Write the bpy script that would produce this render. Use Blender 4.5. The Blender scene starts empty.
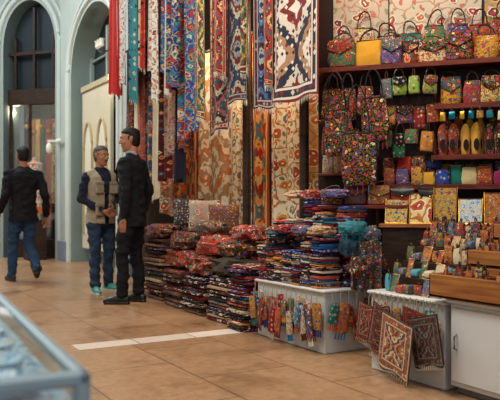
import bpy, bmesh, math, random
from mathutils import Vector, Matrix, noise
R=random.Random(7)
def lin(h):
    if not isinstance(h,str): return h
    h=h.lstrip('#'); o=[]
    if len(h)==3: h=''.join(q*2 for q in h)
    for i in (0,2,4):
        c=int(h[i:i+2],16)/255
        o.append(c/12.92 if c<=.04045 else ((c+.055)/1.055)**2.4)
    return (o[0],o[1],o[2],1.0)
# ---------------------------------------------------------------- materials
def nd(nt,t,ins=None,**props):
    n=nt.nodes.new(t)
    for k,v in props.items(): setattr(n,k,v)
    for k,v in (ins or {}).items():
        s=n.inputs[k]
        if isinstance(v,bpy.types.NodeSocket): nt.links.new(v,s)
        else: s.default_value=v
    return n
def MA(nt,op,a,b=0.0,c=0.0):
    return nd(nt,'ShaderNodeMath',{0:a,1:b,2:c},operation=op).outputs[0]
def MIX(nt,f,a,b,mode='MIX'):
    n=nd(nt,'ShaderNodeMix',{0:f,6:a,7:b},data_type='RGBA',blend_type=mode)
    return n.outputs[2]
def RAMP(nt,f,stops,interp='CONSTANT'):
    n=nd(nt,'ShaderNodeValToRGB',{0:f}); cr=n.color_ramp; cr.interpolation=interp
    while len(cr.elements)<len(stops): cr.elements.new(.5)
    for e,(p,c) in zip(cr.elements,stops): e.position=p; e.color=lin(c)
    return n.outputs[0]
def PAL(nt,f,cols):
    return RAMP(nt,f,[(i/len(cols)*.7+.12 if i else 0,c) for i,c in enumerate(cols)])
def newmat(name,rough=.8,metal=0.0,spec=.3):
    m=bpy.data.materials.new(name); m.use_nodes=True; nt=m.node_tree
    b=nt.nodes['Principled BSDF']; b.inputs['Roughness'].default_value=rough; b.inputs['Metallic'].default_value=metal
    b.inputs['Specular IOR Level'].default_value=spec
    return m,nt,b
def setc(nt,b,c): nt.links.new(c,b.inputs['Base Color'])
def bump(nt,b,h,st=.3,d=.01):
    n=nd(nt,'ShaderNodeBump',{'Height':h,'Strength':st,'Distance':d}); nt.links.new(n.outputs[0],b.inputs['Normal'])
def COL(nt): return nd(nt,'ShaderNodeAttribute',attribute_name='Col').outputs['Color']
def UV(nt,n='UVM'): return nd(nt,'ShaderNodeUVMap',uv_map=n).outputs[0]
def OBJ(nt): return nd(nt,'ShaderNodeTexCoord').outputs['Object']

def m_plain(name,rough=.8,metal=0,var=.25,sc=9,spec=.3,bs=.15):
    m,nt,b=newmat(name,rough,metal,spec)
    n=nd(nt,'ShaderNodeTexNoise',{'Vector':OBJ(nt),'Scale':sc,'Detail':4}).outputs[0]
    v=MA(nt,'MULTIPLY_ADD',n,var*2,1-var)
    c=MIX(nt,1.0,COL(nt),nd(nt,'ShaderNodeCombineColor',{0:v,1:v,2:v}).outputs[0],'MULTIPLY')
    setc(nt,b,c); bump(nt,b,n,bs); return m
def m_floral(name,scale,pal,leaf,outline,vine,cover=.34,warp=.05,rough=.85):
    m,nt,b=newmat(name,rough)
    uv=UV(nt)
    nz=nd(nt,'ShaderNodeTexNoise',{'Vector':uv,'Scale':scale*1.5,'Detail':2})
    w=nd(nt,'ShaderNodeVectorMath',{0:nz.outputs['Color'],3:warp*22/max(scale,11)},operation='SCALE').outputs[0]
    uv2=nd(nt,'ShaderNodeVectorMath',{0:uv,1:w},operation='ADD').outputs[0]
    v1=nd(nt,'ShaderNodeTexVoronoi',{'Vector':uv2,'Scale':scale},voronoi_dimensions='2D')
    ve=nd(nt,'ShaderNodeTexVoronoi',{'Vector':uv2,'Scale':scale},voronoi_dimensions='2D',feature='DISTANCE_TO_EDGE')
    v2=nd(nt,'ShaderNodeTexVoronoi',{'Vector':uv2,'Scale':scale*2.6},voronoi_dimensions='2D')
    sp=nd(nt,'ShaderNodeSeparateColor',{0:v1.outputs['Color']}); sp2=nd(nt,'ShaderNodeSeparateColor',{0:v2.outputs['Color']})
    d=v1.outputs['Distance']; base=COL(nt)
    c=MIX(nt,MA(nt,'LESS_THAN',v2.outputs['Distance'],.26),base,PAL(nt,sp2.outputs[0],leaf))
    c=MIX(nt,MA(nt,'LESS_THAN',ve.outputs['Distance'],.035),c,lin(vine))
    c=MIX(nt,MA(nt,'LESS_THAN',d,cover+.04),c,lin(outline))
    c=MIX(nt,MA(nt,'LESS_THAN',d,cover),c,PAL(nt,sp.outputs[0],pal))
    c=MIX(nt,MA(nt,'LESS_THAN',d,cover*.6),c,PAL(nt,sp.outputs[1],pal[::-1]))
    c=MIX(nt,MA(nt,'LESS_THAN',d,cover*.25),c,lin(outline))
    setc(nt,b,c)
    f=nd(nt,'ShaderNodeTexNoise',{'Vector':OBJ(nt),'Scale':40.0,'Detail':3}).outputs[0]
    bump(nt,b,f,.25); return m
def m_kilim(name,aspect,field,border,rep=3.0,warp=0.0,bw=.16):
    m,nt,b=newmat(name,.9)
    uv=UV(nt,'UVN')
    if warp:
        nz=nd(nt,'ShaderNodeTexNoise',{'Vector':uv,'Scale':9.0,'Detail':3})
        w=nd(nt,'ShaderNodeVectorMath',{0:nz.outputs['Color'],3:warp},operation='SCALE').outputs[0]
        uv=nd(nt,'ShaderNodeVectorMath',{0:uv,1:w},operation='ADD').outputs[0]
    s=nd(nt,'ShaderNodeSeparateXYZ',{0:uv}); u,v=s.outputs[0],s.outputs[1]
    X=MA(nt,'ABSOLUTE',MA(nt,'SUBTRACT',u,.5)); du=MA(nt,'SUBTRACT',.5,X)
    V=MA(nt,'MULTIPLY',v,aspect)
    dv=MA(nt,'MULTIPLY',MA(nt,'SUBTRACT',.5,MA(nt,'ABSOLUTE',MA(nt,'SUBTRACT',v,.5))),aspect)
    bd=MA(nt,'MINIMUM',du,dv)
    pp=MA(nt,'PINGPONG',V,.5)
    D=MA(nt,'ADD',X,pp)
    ser=MA(nt,'MULTIPLY',MA(nt,'PINGPONG',MA(nt,'MULTIPLY',V,8.0),.5),.10)
    D=MA(nt,'ADD',D,ser)
    fr=MA(nt,'FRACT',MA(nt,'MULTIPLY',D,rep*.6))
    n=len(field)
    fc=RAMP(nt,fr,[(i/n,c) for i,c in enumerate(field)])
    cv=nd(nt,'ShaderNodeCombineXYZ',{0:u,1:V}).outputs[0]
    vo=nd(nt,'ShaderNodeTexVoronoi',{'Vector':cv,'Scale':12.0,'Randomness':.35},voronoi_dimensions='2D',distance='MANHATTAN')
    vs=nd(nt,'ShaderNodeSeparateColor',{0:vo.outputs['Color']})
    mc=PAL(nt,vs.outputs[0],field+border)
    fc=MIX(nt,MA(nt,'LESS_THAN',vo.outputs['Distance'],.30),fc,mc)
    bc=RAMP(nt,bd,[(0,border[0]),(.025,border[1]),(.05,border[2]),(bw-.04,border[1]),(bw-.015,border[0])])
    zone=MA(nt,'MULTIPLY',MA(nt,'GREATER_THAN',bd,.05),MA(nt,'LESS_THAN',bd,bw-.04))
    bc=MIX(nt,MA(nt,'MULTIPLY',zone,MA(nt,'LESS_THAN',vo.outputs['Distance'],.38)),bc,mc)
    c=MIX(nt,MA(nt,'GREATER_THAN',bd,bw),bc,fc)
    c=MIX(nt,1.0,c,COL(nt),'MULTIPLY')
    setc(nt,b,c)
    f=nd(nt,'ShaderNodeTexNoise',{'Vector':OBJ(nt),'Scale':60.0,'Detail':3}).outputs[0]
    bump(nt,b,f,.3); return m
def m_woven(name,scale,pal,cover=.32,stretch=1.0,metric='MANHATTAN'):
    m,nt,b=newmat(name,.9)
    uv=nd(nt,'ShaderNodeMapping',{0:UV(nt),3:(stretch,1,1)}).outputs[0]
    vo=nd(nt,'ShaderNodeTexVoronoi',{'Vector':uv,'Scale':scale,'Randomness':.5},voronoi_dimensions='2D',distance=metric)
    vs=nd(nt,'ShaderNodeSeparateColor',{0:vo.outputs['Color']})
    c=MIX(nt,MA(nt,'LESS_THAN',vo.outputs['Distance'],cover),COL(nt),PAL(nt,vs.outputs[0],pal))
    c=MIX(nt,MA(nt,'LESS_THAN',vo.outputs['Distance'],cover*.4),c,PAL(nt,vs.outputs[1],pal[::-1]))
    setc(nt,b,c)
    f=nd(nt,'ShaderNodeTexNoise',{'Vector':OBJ(nt),'Scale':60.0}).outputs[0]
    bump(nt,b,f,.3); return m
def m_wood(name,c1,c2,rough=.45):
    m,nt,b=newmat(name,rough)
    mp=nd(nt,'ShaderNodeMapping',{0:OBJ(nt),3:(3,1,14)}).outputs[0]
    n=nd(nt,'ShaderNodeTexNoise',{'Vector':mp,'Scale':3.0,'Detail':6}).outputs[0]
    setc(nt,b,RAMP(nt,n,[(.3,c1),(.7,c2)],'LINEAR')); bump(nt,b,n,.15); return m

PLAIN=m_plain('painted_surface',.55,var=.08)
CLOTH=m_plain('plain_cloth',.9,var=.3,sc=14,bs=.5)
SUIT=m_plain('wool_cloth',.9,var=.4,sc=11,bs=.9)
SKIN=m_plain('skin',.55,var=.15,sc=26,bs=.3)
HAIR=m_plain('hair',.6,var=.4,sc=60,bs=.8)
LEATH=m_plain('leather',.4,var=.25,sc=25,spec=.5)
METAL=m_plain('metal',.35,1.0,var=.1)
GOLD=m_plain('gilt',.3,.9,var=.2,sc=30)
CERAM=m_floral('blue_ceramic',30,['#4a8fb8','#3d70a0','#8fc3dc','#a88a60'],['#8fbcd4','#c4dce4','#b8a484'],'#eef4f4','#8fb3c8',rough=.25)
PLAST=m_plain('plaster',.8,var=.12,sc=2.5)
FLW=m_floral('floral_warm',13,['#a52a22','#c87a30','#2f6f7a','#b88a34','#7a1c30'],['#3f6a3c','#1f5a68','#98401f'],'#c8b490','#5a3a22',cover=.3)
FLD=m_floral('floral_dense',26,['#c0301f','#d08c2c','#2f7f7a','#e0d0a4','#3a4fa0','#b03a5a'],['#4a8a3c','#b8601f','#8a2420'],'#1d1814','#7a5a2a',cover=.27)
FLE=m_floral('floral_fine',40,['#b82a20','#d09030','#2f7a8a','#d8c49c','#3a4f9a'],['#7a2a20','#3a6a3c','#c0702a'],'#1d1814','#8a6a34',cover=.26)
FLB=m_floral('floral_blue',10,['#a03228','#2f5f9a','#c8bca4','#b87a3a','#2f7f8a'],['#a8a490','#2f5f7a','#8a2a30'],'#18243c','#a89870',cover=.34)
FLC=m_floral('floral_pale',6,['#b8582a','#c9903a','#3f8088','#a83a30'],['#6a8a5a','#d07a38','#c8a878'],'#f0e2c4','#a86a3a',cover=.26)
EMB=m_floral('embroidery_pale',7,['#a8413a','#b86a4a','#7a3a3a'],['#b86a58','#c8b098','#8a8a6a'],'#e8dfd0','#b08070',cover=.2)
WOV=m_woven('woven_motifs',30,['#c8b89a','#7a2a24','#2a3a5a','#b5783a','#1d1a1c','#8f9aa0'])
WOVL=m_woven('woven_large',12,['#c8b89a','#8a2a24','#2a4a6a','#b5783a','#1d1a1c'],.3)
WOVF=m_woven('folded_edges',26,['#d8ccb8','#8a3a34','#3a4f7a','#a88a6a','#1c1a20'],.3,.35,'CHEBYCHEV')
K1=m_kilim('kilim_slate',4,['#222a3c','#7f858c','#6a2226','#b5a78c','#2c3c55'],['#181b24','#99978c','#5a2428'])
K2=m_kilim('kilim_blue',4.5,['#1f4074','#a8a9a0','#3a1c28','#4a70a5','#182848'],['#151f38','#b9b4a4','#6f2a2c'])
K3=m_kilim('kilim_cream',2.7,['#dcd2c4','#7a2a2c','#d0c6b8','#2a303e','#a88060'],['#7a2c2c','#dcd3c6','#33303a'],2.5)
K0=m_kilim('kilim_teal',4.5,['#1e4e50','#7f262a','#b8aa90','#14222c','#96504a'],['#143038','#8a2a2c','#b0a48c'])
KR=m_kilim('kilim_red',5,['#9a1c1c','#c8a878','#2a2430','#b02a22','#3a5a5a'],['#4a1216','#b89a70','#9a2220'])
KG=m_kilim('kilim_green',4,['#1f5a40','#d0c098','#7a1c20','#2a7058','#b8803a'],['#163a2c','#d0c098','#7a2a20'])
KF=m_kilim('carpet_mat',1.05,['#9a6444','#cdb592','#3f4454','#b98a60','#703828'],['#4a3a38','#c8ad88','#8f5a40'],5,bw=.2)
KI=m_kilim('ikat_beige',2.6,['#e0ccaa','#a8865e','#ecdec4','#b88a62','#c9743c'],['#c0a47c','#e4d4b6','#a88460'],3,.09,bw=.05)
KO=m_kilim('ikat_orange',2.6,['#c8602a','#dcb070','#9a2a1c','#d0904a','#3a6a6a'],['#9a3a20','#d8ae6c','#a03a22'],3,.09,bw=.08)
WOODD=m_wood('dark_wood','#1c130e','#3a281c'); WOODO=m_wood('orange_wood','#7a4520','#ad7038'); WOODR=m_wood('red_wood','#4a1a12','#74301f'); WOODB=m_wood('backing_wood','#1a0d0a','#2c150f')
WHITE=m_plain('white_laminate',.4,var=.04)
def glassm():
    m,nt,b=newmat('case_glass',.03,0,.5)
    tr=nd(nt,'ShaderNodeBsdfTransparent',{0:(.95,.98,.99,1)}).outputs[0]; gl=nd(nt,'ShaderNodeBsdfGlossy',{0:(1,1,1,1),1:.05}).outputs[0]
    mx=nd(nt,'ShaderNodeMixShader',{0:.10,1:tr,2:gl}).outputs[0]
    nt.links.new(mx,nt.nodes['Material Output'].inputs[0]); return m
GLASS=glassm()
def floorm():
    m,nt,b=newmat('polished_stone_floor',.25,0,.45)
    mp=nd(nt,'ShaderNodeMapping',{0:OBJ(nt),2:(0,0,math.pi/2)}).outputs[0]
    br=nd(nt,'ShaderNodeTexBrick',{'Vector':mp,'Color1':lin('#b08c6a'),'Color2':lin('#a27c5a'),'Mortar':lin('#785c46'),'Scale':1.0,'Mortar Size':.006,'Brick Width':.9,'Row Height':.6,'Bias':0.0})
    n=nd(nt,'ShaderNodeTexNoise',{'Vector':OBJ(nt),'Scale':1.6,'Detail':8,'Roughness':.6}).outputs[0]
    n2=nd(nt,'ShaderNodeTexNoise',{'Vector':OBJ(nt),'Scale':14.0,'Detail':6,'Roughness':.7}).outputs[0]
    c=MIX(nt,1.0,br.outputs[0],RAMP(nt,n,[(.3,'#cabcae'),(.5,'#ffffff'),(.72,'#fff8ea')],'LINEAR'),'MULTIPLY')
    c=MIX(nt,1.0,c,RAMP(nt,n2,[(.3,'#d8d0c8'),(.6,'#ffffff')],'LINEAR'),'MULTIPLY')
    setc(nt,b,c)
    r=MA(nt,'MULTIPLY_ADD',n,.35,.16); nt.links.new(r,b.inputs['Roughness'])
    bump(nt,b,MA(nt,'ADD',n,br.outputs[1]),.06,.01); return m
FLOOR=floorm()
# ---------------------------------------------------------------- mesh builder
class MB:
    def __init__(s): s.V=[];s.F=[];s.MI=[];s.C=[];s.U=[];s.N=[];s.mats=[];s.M=Matrix()
    def add(s,v,f,mat,col,uvm=None,uvn=None):
        if mat not in s.mats: s.mats.append(mat)
        mi=s.mats.index(mat); o=len(s.V); col=lin(col); ox,oy=R.random()*5,R.random()*5
        v=[Vector(p) for p in v]
        lo=[min(p[k] for p in v) for k in range(3)]; hi=[max(p[k] for p in v) for k in range(3)]; sz=[max(hi[k]-lo[k],1e-6) for k in range(3)]
        s.V+= [s.M@p for p in v]
        for fc in f:
            s.F.append([i+o for i in fc]); s.MI.append(mi); s.C.append(col)
            if uvm: s.U.append([(uvm[i][0]+ox,uvm[i][1]+oy) for i in fc])
            if uvn: s.N.append([uvn[i] for i in fc])
            if not uvm or not uvn:
                a,b,c=v[fc[0]],v[fc[1]],v[fc[2]]; n=(b-a).cross(c-a)
                if len(fc)>3: n=n+(v[fc[3]]-a).cross(b-a)*-1
                ax=max(range(3),key=lambda k:abs(n[k])); i0,i1=[(1,2),(0,2),(0,1)][ax]
                if not uvm: s.U.append([(v[i][i0]+ox,v[i][i1]+oy) for i in fc])
                if not uvn: s.N.append([((v[i][i0]-lo[i0])/sz[i0],(v[i][i1]-lo[i1])/sz[i1]) for i in fc])
    def box(s,a,b,mat,col,bev=.006):
        x0,y0,z0=a;x1,y1,z1=b; e=min(bev,(x1-x0)/3,(y1-y0)/3,(z1-z0)/3)
        rings=[(z0,e),(z0+e,0),(z1-e,0),(z1,e)]; v=[]
        for z,i in rings:
            q=e
            X0,X1,Y0,Y1=x0+i,x1-i,y0+i,y1-i
            v+=[(X0+q,Y0,z),(X1-q,Y0,z),(X1,Y0+q,z),(X1,Y1-q,z),(X1-q,Y1,z),(X0+q,Y1,z),(X0,Y1-q,z),(X0,Y0+q,z)]
        f=[]
        for r in range(3):
            for k in range(8): f.append([r*8+k,r*8+(k+1)%8,r*8+8+(k+1)%8,r*8+8+k])
        f.append(list(range(7,-1,-1))); f.append(list(range(24,32)))
        s.add(v,f,mat,col)
    def loft(s,rings,mat,col,cap=True,**k):
        n=len(rings[0]); v=[p for r in rings for p in r]; f=[]
        for r in range(len(rings)-1):
            for i in range(n): f.append([r*n+i,r*n+(i+1)%n,(r+1)*n+(i+1)%n,(r+1)*n+i])
        if cap: f.append(list(range(n-1,-1,-1))); f.append([(len(rings)-1)*n+i for i in range(n)])
        s.add(v,f,mat,col,**k)
    def tube(s,path,r,mat,col,n=8,closed=False):
        P=[Vector(p) for p in path]; rr=r if isinstance(r,(list,tuple)) else [r]*len(P); rings=[]
        for i,p in enumerate(P):
            t=(P[min(i+1,len(P)-1)]-P[max(i-1,0)]).normalized()
            a=t.cross(Vector((0,0,1)));
            if a.length<.1: a=t.cross(Vector((0,1,0)))
            a.normalize(); b=t.cross(a)
            rings.append([p+(a*math.cos(2*math.pi*k/n)+b*math.sin(2*math.pi*k/n))*rr[i] for k in range(n)])
        s.loft(rings,mat,col)
    def lathe(s,c,prof,mat,col,n=16):
        c=Vector(c)
        s.loft([[c+Vector((math.cos(2*math.pi*k/n)*r,math.sin(2*math.pi*k/n)*r,z)) for k in range(n)] for r,z in prof],mat,col)
    def slab(s,c,sx,sy,h,mat,col,rot=0,soft=0):
        prof=[]; N=12 if not soft else 20
        for k in range(N):
            t=2*math.pi*(k+.5)/N; cc,ss=math.cos(t),math.sin(t)
            prof.append((math.copysign(abs(cc)**.35,cc),math.copysign(abs(ss)**.6,ss)))
        rings=[]; ca,sa=math.cos(rot),math.sin(rot)
        ys=[(-.5,.86),(-.44,.98),(-.1,1),(.2,.99),(.44,.98),(.5,.86)]
        if soft: ys=[(-.5,.3),(-.48,.7),(-.42,.95)]+[(-.4+.1*k,1) for k in range(1,8)]+[(.42,.95),(.48,.7),(.5,.3)]
        for j,(y,q) in enumerate(ys):
            sag=R.uniform(-.0025,.0025); r=[]
            for px,pz in prof:
                x=px*sx/2*(q if q<.9 else 1); yy=y*sy; z=pz*h/2*q+sag
                X=c[0]+x*ca-yy*sa; Y=c[1]+x*sa+yy*ca; Z=c[2]+z
                if soft: d=noise.noise(Vector((X*8,Y*8,Z*12)))*soft; Z+=d*(1 if pz>0 else .3); X+=noise.noise(Vector((Y*9,X*9,Z*14)))*soft
                r.append((X,Y,Z))
            rings.append(r)
        s.loft(rings,mat,col)
    def sheet(s,org,du,w,h,mat,col,nx=18,nz=22,amp=.02,nf=2.5,taper=0,lean=0,fringe=False,side=1,skew=0):
        org=Vector(org);du=Vector(du).normalized();nr=Vector((0,0,1)).cross(du)*side; ph=R.uniform(0,6.28);ph2=R.uniform(0,6.28)
        v=[];um=[];un=[]
        for j in range(nz+1):
            b=j/nz
            for i in range(nx+1):
                a=i/nx; wd=w*(1-taper*b); q=(w-wd)/2
                off=amp*(math.sin(2*math.pi*nf*a+ph+b*.8)*(.35+.65*b)+.4*math.sin(2*math.pi*nf*1.7*a+ph2))
                z=-h*b - (.012*math.sin(6.28*a*1.3+ph2) if j==nz else 0) - skew*a*b
                v.append(org+du*(q+a*wd)+nr*(off+lean*b)+Vector((0,0,z))); um.append((a*w,(1-b)*h)); un.append((a,1-b))
        f=[[j*(nx+1)+i,j*(nx+1)+i+1,(j+1)*(nx+1)+i+1,(j+1)*(nx+1)+i] for j in range(nz) for i in range(nx)]
        n0=len(v); v2=[p+nr*-.006 for p in v]; f2=[[i+n0 for i in q[::-1]] for q in f]; rim=[]
        idx=[i for i in range(nx+1)]+[j*(nx+1)+nx for j in range(1,nz+1)]+[nz*(nx+1)+i for i in range(nx-1,-1,-1)]+[j*(nx+1) for j in range(nz-1,0,-1)]
        for k in range(len(idx)): a,b=idx[k],idx[(k+1)%len(idx)]; rim.append([b,a,a+n0,b+n0])
        s.add(v+v2,f+f2+rim,mat,col,um*2,un*2)
        if fringe:
            for i in range(0,nx*2):
                a=i/(nx*2); k=nz*(nx+1)+int(a*nx); p=v[k]+du*(w/nx*(a*nx-int(a*nx)))
                s.add([p,p+du*.008,p+du*.004+Vector((R.uniform(-.004,.004),0,-.05))],[[0,1,2]],CLOTH,'#cfc2aa')
    def pillow(s,c,w,h,t,mat,col,rz=0,tilt=0,n=10):
        mt=Matrix.Translation(Vector(c))@Matrix.Rotation(rz,4,'Z')@Matrix.Rotation(tilt,4,'X'); v=[];f=[];um=[];un=[]
        for sd in (-1,1):
            o=len(v)
            for j in range(n+1):
                for i in range(n+1):
                    a=i/n*2-1;b=j/n*2-1
                    th=t/2*(max(0,(1-a**4)*(1-b**4)))**.55*sd
                    k=1-.06*(1-abs(a*b))
                    v.append(mt@Vector((a*w/2*k,th,b*h/2*k))); um.append(((a+1)*w/2,(b+1)*h/2)); un.append(((a+1)/2,(b+1)/2))
            for j in range(n):
                for i in range(n):
                    q=[o+j*(n+1)+i,o+j*(n+1)+i+1,o+(j+1)*(n+1)+i+1,o+(j+1)*(n+1)+i]; f.append(q if sd<0 else q[::-1])
        s.add(v,f,mat,col,um,un)
    def bag(s,c,w,h,d,mat,col,rz=0,hcol='#3a2018',kind='tote',trim='#5a3420',hh=None,tilt=None):
        # kind: tote (flat, open top, long straps) / satchel (square body, pointed flap, clasp) / purse (flat zip purse with loop and tassel)
        tl=R.uniform(-.07,.07) if tilt is None else tilt
        old=s.M; s.M=old@Matrix.Translation(Vector(c))@Matrix.Rotation(rz,4,'Z')@Matrix.Rotation(tl,4,'Y')
        prof={'tote':[(0,.84,.5),(.04,.96,.8),(.3,1.02,1),(.6,.99,.85),(.85,.92,.5),(.97,.88,.25),(1,.86,.22)],
              'satchel':[(0,.86,.7),(.05,.97,.95),(.3,1.02,1),(.7,.97,.85),(.92,.9,.5),(1,.84,.3)],
              'purse':[(0,.93,.4),(.05,1,.8),(.4,1,1),(.8,.98,.7),(.95,.96,.35),(1,.92,.25)]}[kind]
        N=20; rings=[]; ph=R.uniform(0,6)
        for zz,ww,dd in prof:
            r=[]
            for k in range(N):
                t=2*math.pi*k/N; cc,ss=math.cos(t),math.sin(t)
                cr=1+.09*math.sin(k*2.1+ph+zz*5)
                r.append((math.copysign(abs(cc)**.3,cc)*w/2*ww+.02*w*math.sin(zz*7+ph),math.copysign(abs(ss)**.8,ss)*d/2*dd*cr,zz*h+.035*h*math.sin(cc*3+ph)*(zz>.5)))
            rings.append(r)
        s.loft(rings,mat,col)
        if kind=='satchel':
            P=[]; F=[]
            for j in range(5):
                b=j/4
                for i in range(9):
                    a=i/8*2-1; z=h*(1.0-.55*b+.22*b*abs(a)); y=-d/2*(.35+.68*math.sin(min(1,b*1.6)*math.pi/2))-.004
                    P.append((a*w/2*.92,y,z))
            for j in range(4):
                for i in range(8): F.append([j*9+i+1,j*9+i,(j+1)*9+i,(j+1)*9+i+1])
            n0=len(P); P2=[(x,y+.004,z) for x,y,z in P]
            s.add(P+P2,F+[[q+n0 for q in f[::-1]] for f in F],mat,trim)
            s.tube([P[36+i] for i in range(9)],.003,LEATH,trim,n=4)
            s.lathe((0,-d/2-.010,h*.47),[(.003,-.006),(.007,0),(.003,.006)],GOLD,'#c8a050',8)
        elif kind=='tote':
            s.box((-w*.43,-d*.18,h*.965),(w*.43,d*.18,h*1.0),LEATH,trim,.003)
        else:
            s.box((-w*.46,-d*.16,h*.985),(w*.46,d*.16,h*1.02),GOLD,'#a88040',.002)
            s.tube([(w*.42,-d*.2,h),(w*.44,-d*.35,h*.9),(w*.43,-d*.4,h*.7)],[.002,.003,.006],CLOTH,trim,n=5)
        H=hh if hh else h*(.42 if kind=='tote' else .25); sp={'tote':.32,'satchel':.34,'purse':.10}[kind]; sk=R.uniform(-.2,.2)
        for y in ((-d*.12,d*.12) if kind=='tote' else (0,)):
            s.tube([(-w*sp*math.cos(math.pi*k/8)+w*sk*math.sin(math.pi*k/8)*(0 if hh else 1),y,h*.97+H*math.sin(math.pi*k/8)**.8) for k in range(9)],.0045,LEATH,hcol,n=5)
        s.M=old
    def slipper(s,c,L,w,mat,col,rz=0,lean=.15,sole='#c8a878'):
        old=s.M; s.M=old@Matrix.Translation(Vector(c))@Matrix.Rotation(rz,4,'Z')@Matrix.Rotation(-lean,4,'X')
        st=[(0,.55,0),(.06,.8,0),(.2,.88,0),(.38,.84,.0),(.52,.94,.0),(.68,1.0,0),(.82,.88,-.004),(.92,.6,-.010),(.98,.3,-.016)]
        n=12; rings=[[(math.cos(2*math.pi*k/n)*w/2*ww,.004*math.sin(2*math.pi*k/n)+yo+.004,zz*L) for k in range(n)] for zz,ww,yo in st]
        s.loft(rings,LEATH,sole)
        dep=[.018,.026,.03,.034,.038,.036,.030,.022,.010]
        rings=[[(math.cos(2*math.pi*k/n)*w/2*ww*.97,-abs(math.sin(2*math.pi*k/n))*dp*(1 if k>n/2 else -.02)+yo,zz*L) for k in range(n)] for (zz,ww,yo),dp in zip(st,dep)]
        s.loft(rings,mat,col)
        s.add([(math.cos(2*math.pi*k/10)*w*.28,-.039,L*.29+math.sin(2*math.pi*k/10)*L*.19) for k in range(10)],[list(range(10))],CLOTH,'#1a1210')
        s.M=old
    def finish(s,name,loc=(0,0,0),rz=0,parent=None,smooth=True):
        me=bpy.data.meshes.new(name); me.from_pydata([tuple(p) for p in s.V],[],s.F)
        for m in s.mats: me.materials.append(m)
        me.polygons.foreach_set('material_index',s.MI)
        me.polygons.foreach_set('use_smooth',[smooth]*len(s.F))
        ca=me.color_attributes.new('Col','FLOAT_COLOR','CORNER'); cs=[]
        for f,c in zip(s.F,s.C): cs+=list(c)*len(f)
        ca.data.foreach_set('color',cs)
        for nm,src in (('UVM',s.U),('UVN',s.N)):
            l=me.uv_layers.new(name=nm); l.data.foreach_set('uv',[x for f in src for q in f for x in q])
        if smooth: 
            try: me.set_sharp_from_angle(angle=math.radians(42))
            except Exception: pass
        me.update()
        o=bpy.data.objects.new(name,me); bpy.context.collection.objects.link(o)
        o.location=loc; o.rotation_euler=(0,0,rz)
        if parent: o.parent=parent
        return o
# ---------------------------------------------------------------- room shell
b=MB(); b.box((-3,-3,-.1),(5,19,0),FLOOR,'#ffffff',.001); b.finish('floor',smooth=False)
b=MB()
for i in range(3): b.box((1.42+i*.45,4.70,.0),(1.86+i*.45,4.90,.004),PLAST,['#c8b8a8','#c0b0a0','#ccbcae'][i],.002)  # patch of sunlight on the floor, put into pale slab colours
b.finish('sun_patch_1',smooth=False)
b=MB(); b.box((-3,-3,6.0),(5,19,6.1),PLAST,'#c9c5b8'); b.finish('ceiling')
b=MB(); b.box((-3.1,-3,0),(-3,19,6),PLAST,'#c8c6ba'); b.finish('wall_left')
b=MB(); b.box((-3,-3,0),(-2.97,19,.15),PLAIN,'#6a5a4a'); b.finish('baseboard_left')
b=MB(); b.box((4.9,-3,0),(5,9.0,6),PLAST,'#3a2a22'); b.finish('wall_shop_back')
b=MB(); b.box((3.5,9.0,0),(5,9.12,6),PLAST,'#5a5048'); b.finish('wall_shop_side')
b=MB(); b.box((3.1,1.0,3.8),(3.25,9.0,6),PLAST,'#8f958c'); b.finish('wall_shop_header')
b=MB(); b.box((3.6,.9,0),(4.9,1.0,6),PLAST,'#5a5048'); b.finish('wall_shop_near')
b=MB(); b.box((-3,18.9,0),(5,19,6),PLAST,'#8f9490'); b.finish('wall_far')

def archpts(cx,w,spring,apex,n=14):
    P=[(cx-w/2,0),(cx-w/2,spring)]
    for k in range(1,2*n):
        t=k/(2*n)
        if t<=.5: q=t*2; x=cx-w/2*math.cos(q*math.pi/2)**1.0; z=spring+(apex-spring)*(math.sin(q*math.pi/2)**.85*.93+.07*q)
        else: q=(1-t)*2; x=cx+w/2*math.cos(q*math.pi/2)**1.0; z=spring+(apex-spring)*(math.sin(q*math.pi/2)**.85*.93+.07*q)
        P.append((x,z))
    return P+[(cx+w/2,spring),(cx+w/2,0)]
def archwall(mb,L,H,arch,th,col,colr,trimc):
    A=archpts(*arch); v=[];f=[]
    for side,y in ((0,0),(1,th)):
        o=len(v)
        v+=[(0,y,0),(0,y,H)]; 
        a0=len(v)
        v+=[(x,y,z) for x,z in A]
        t0=len(v)
        v+=[(x,y,H) for x,z in A]
        e=len(v); v+=[(L,y,0),(L,y,H)]
        n=len(A); ff=[[o,a0,a0+1,t0+1,o+1]]
        for k in range(1,n-2): ff.append([a0+k,a0+k+1,t0+k+1,t0+k])
        ff.append([a0+n-1,e,e+1,t0+n-2,a0+n-2])
        f+=ff if side==0 else [q[::-1] for q in ff]
    mb.add(v,f,PLAST,col)
    n=len(A)
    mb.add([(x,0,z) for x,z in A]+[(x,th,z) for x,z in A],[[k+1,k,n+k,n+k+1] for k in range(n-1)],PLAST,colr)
    mb.add([(0,0,0),(0,th,0),(0,th,H),(0,0,H),(L,0,0),(L,th,0),(L,th,H),(L,0,H)],[[3,2,1,0],[4,5,6,7]],PLAST,col)
    cx,w,sp,ap=arch
    for off,r,c in ((.10,.045,trimc),(.22,.03,trimc)):
        B=archpts(cx,w+2*off,sp,ap+off)
        mb.tube([(x,-.01,max(z,.0)) for x,z in B],r,PLAST,c,n=8)
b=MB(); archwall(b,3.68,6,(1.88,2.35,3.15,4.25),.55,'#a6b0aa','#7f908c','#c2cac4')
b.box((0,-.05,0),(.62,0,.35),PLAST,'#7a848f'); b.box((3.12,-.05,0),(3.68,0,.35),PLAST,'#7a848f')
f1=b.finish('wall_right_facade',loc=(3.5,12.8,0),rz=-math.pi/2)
b=MB()
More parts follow.
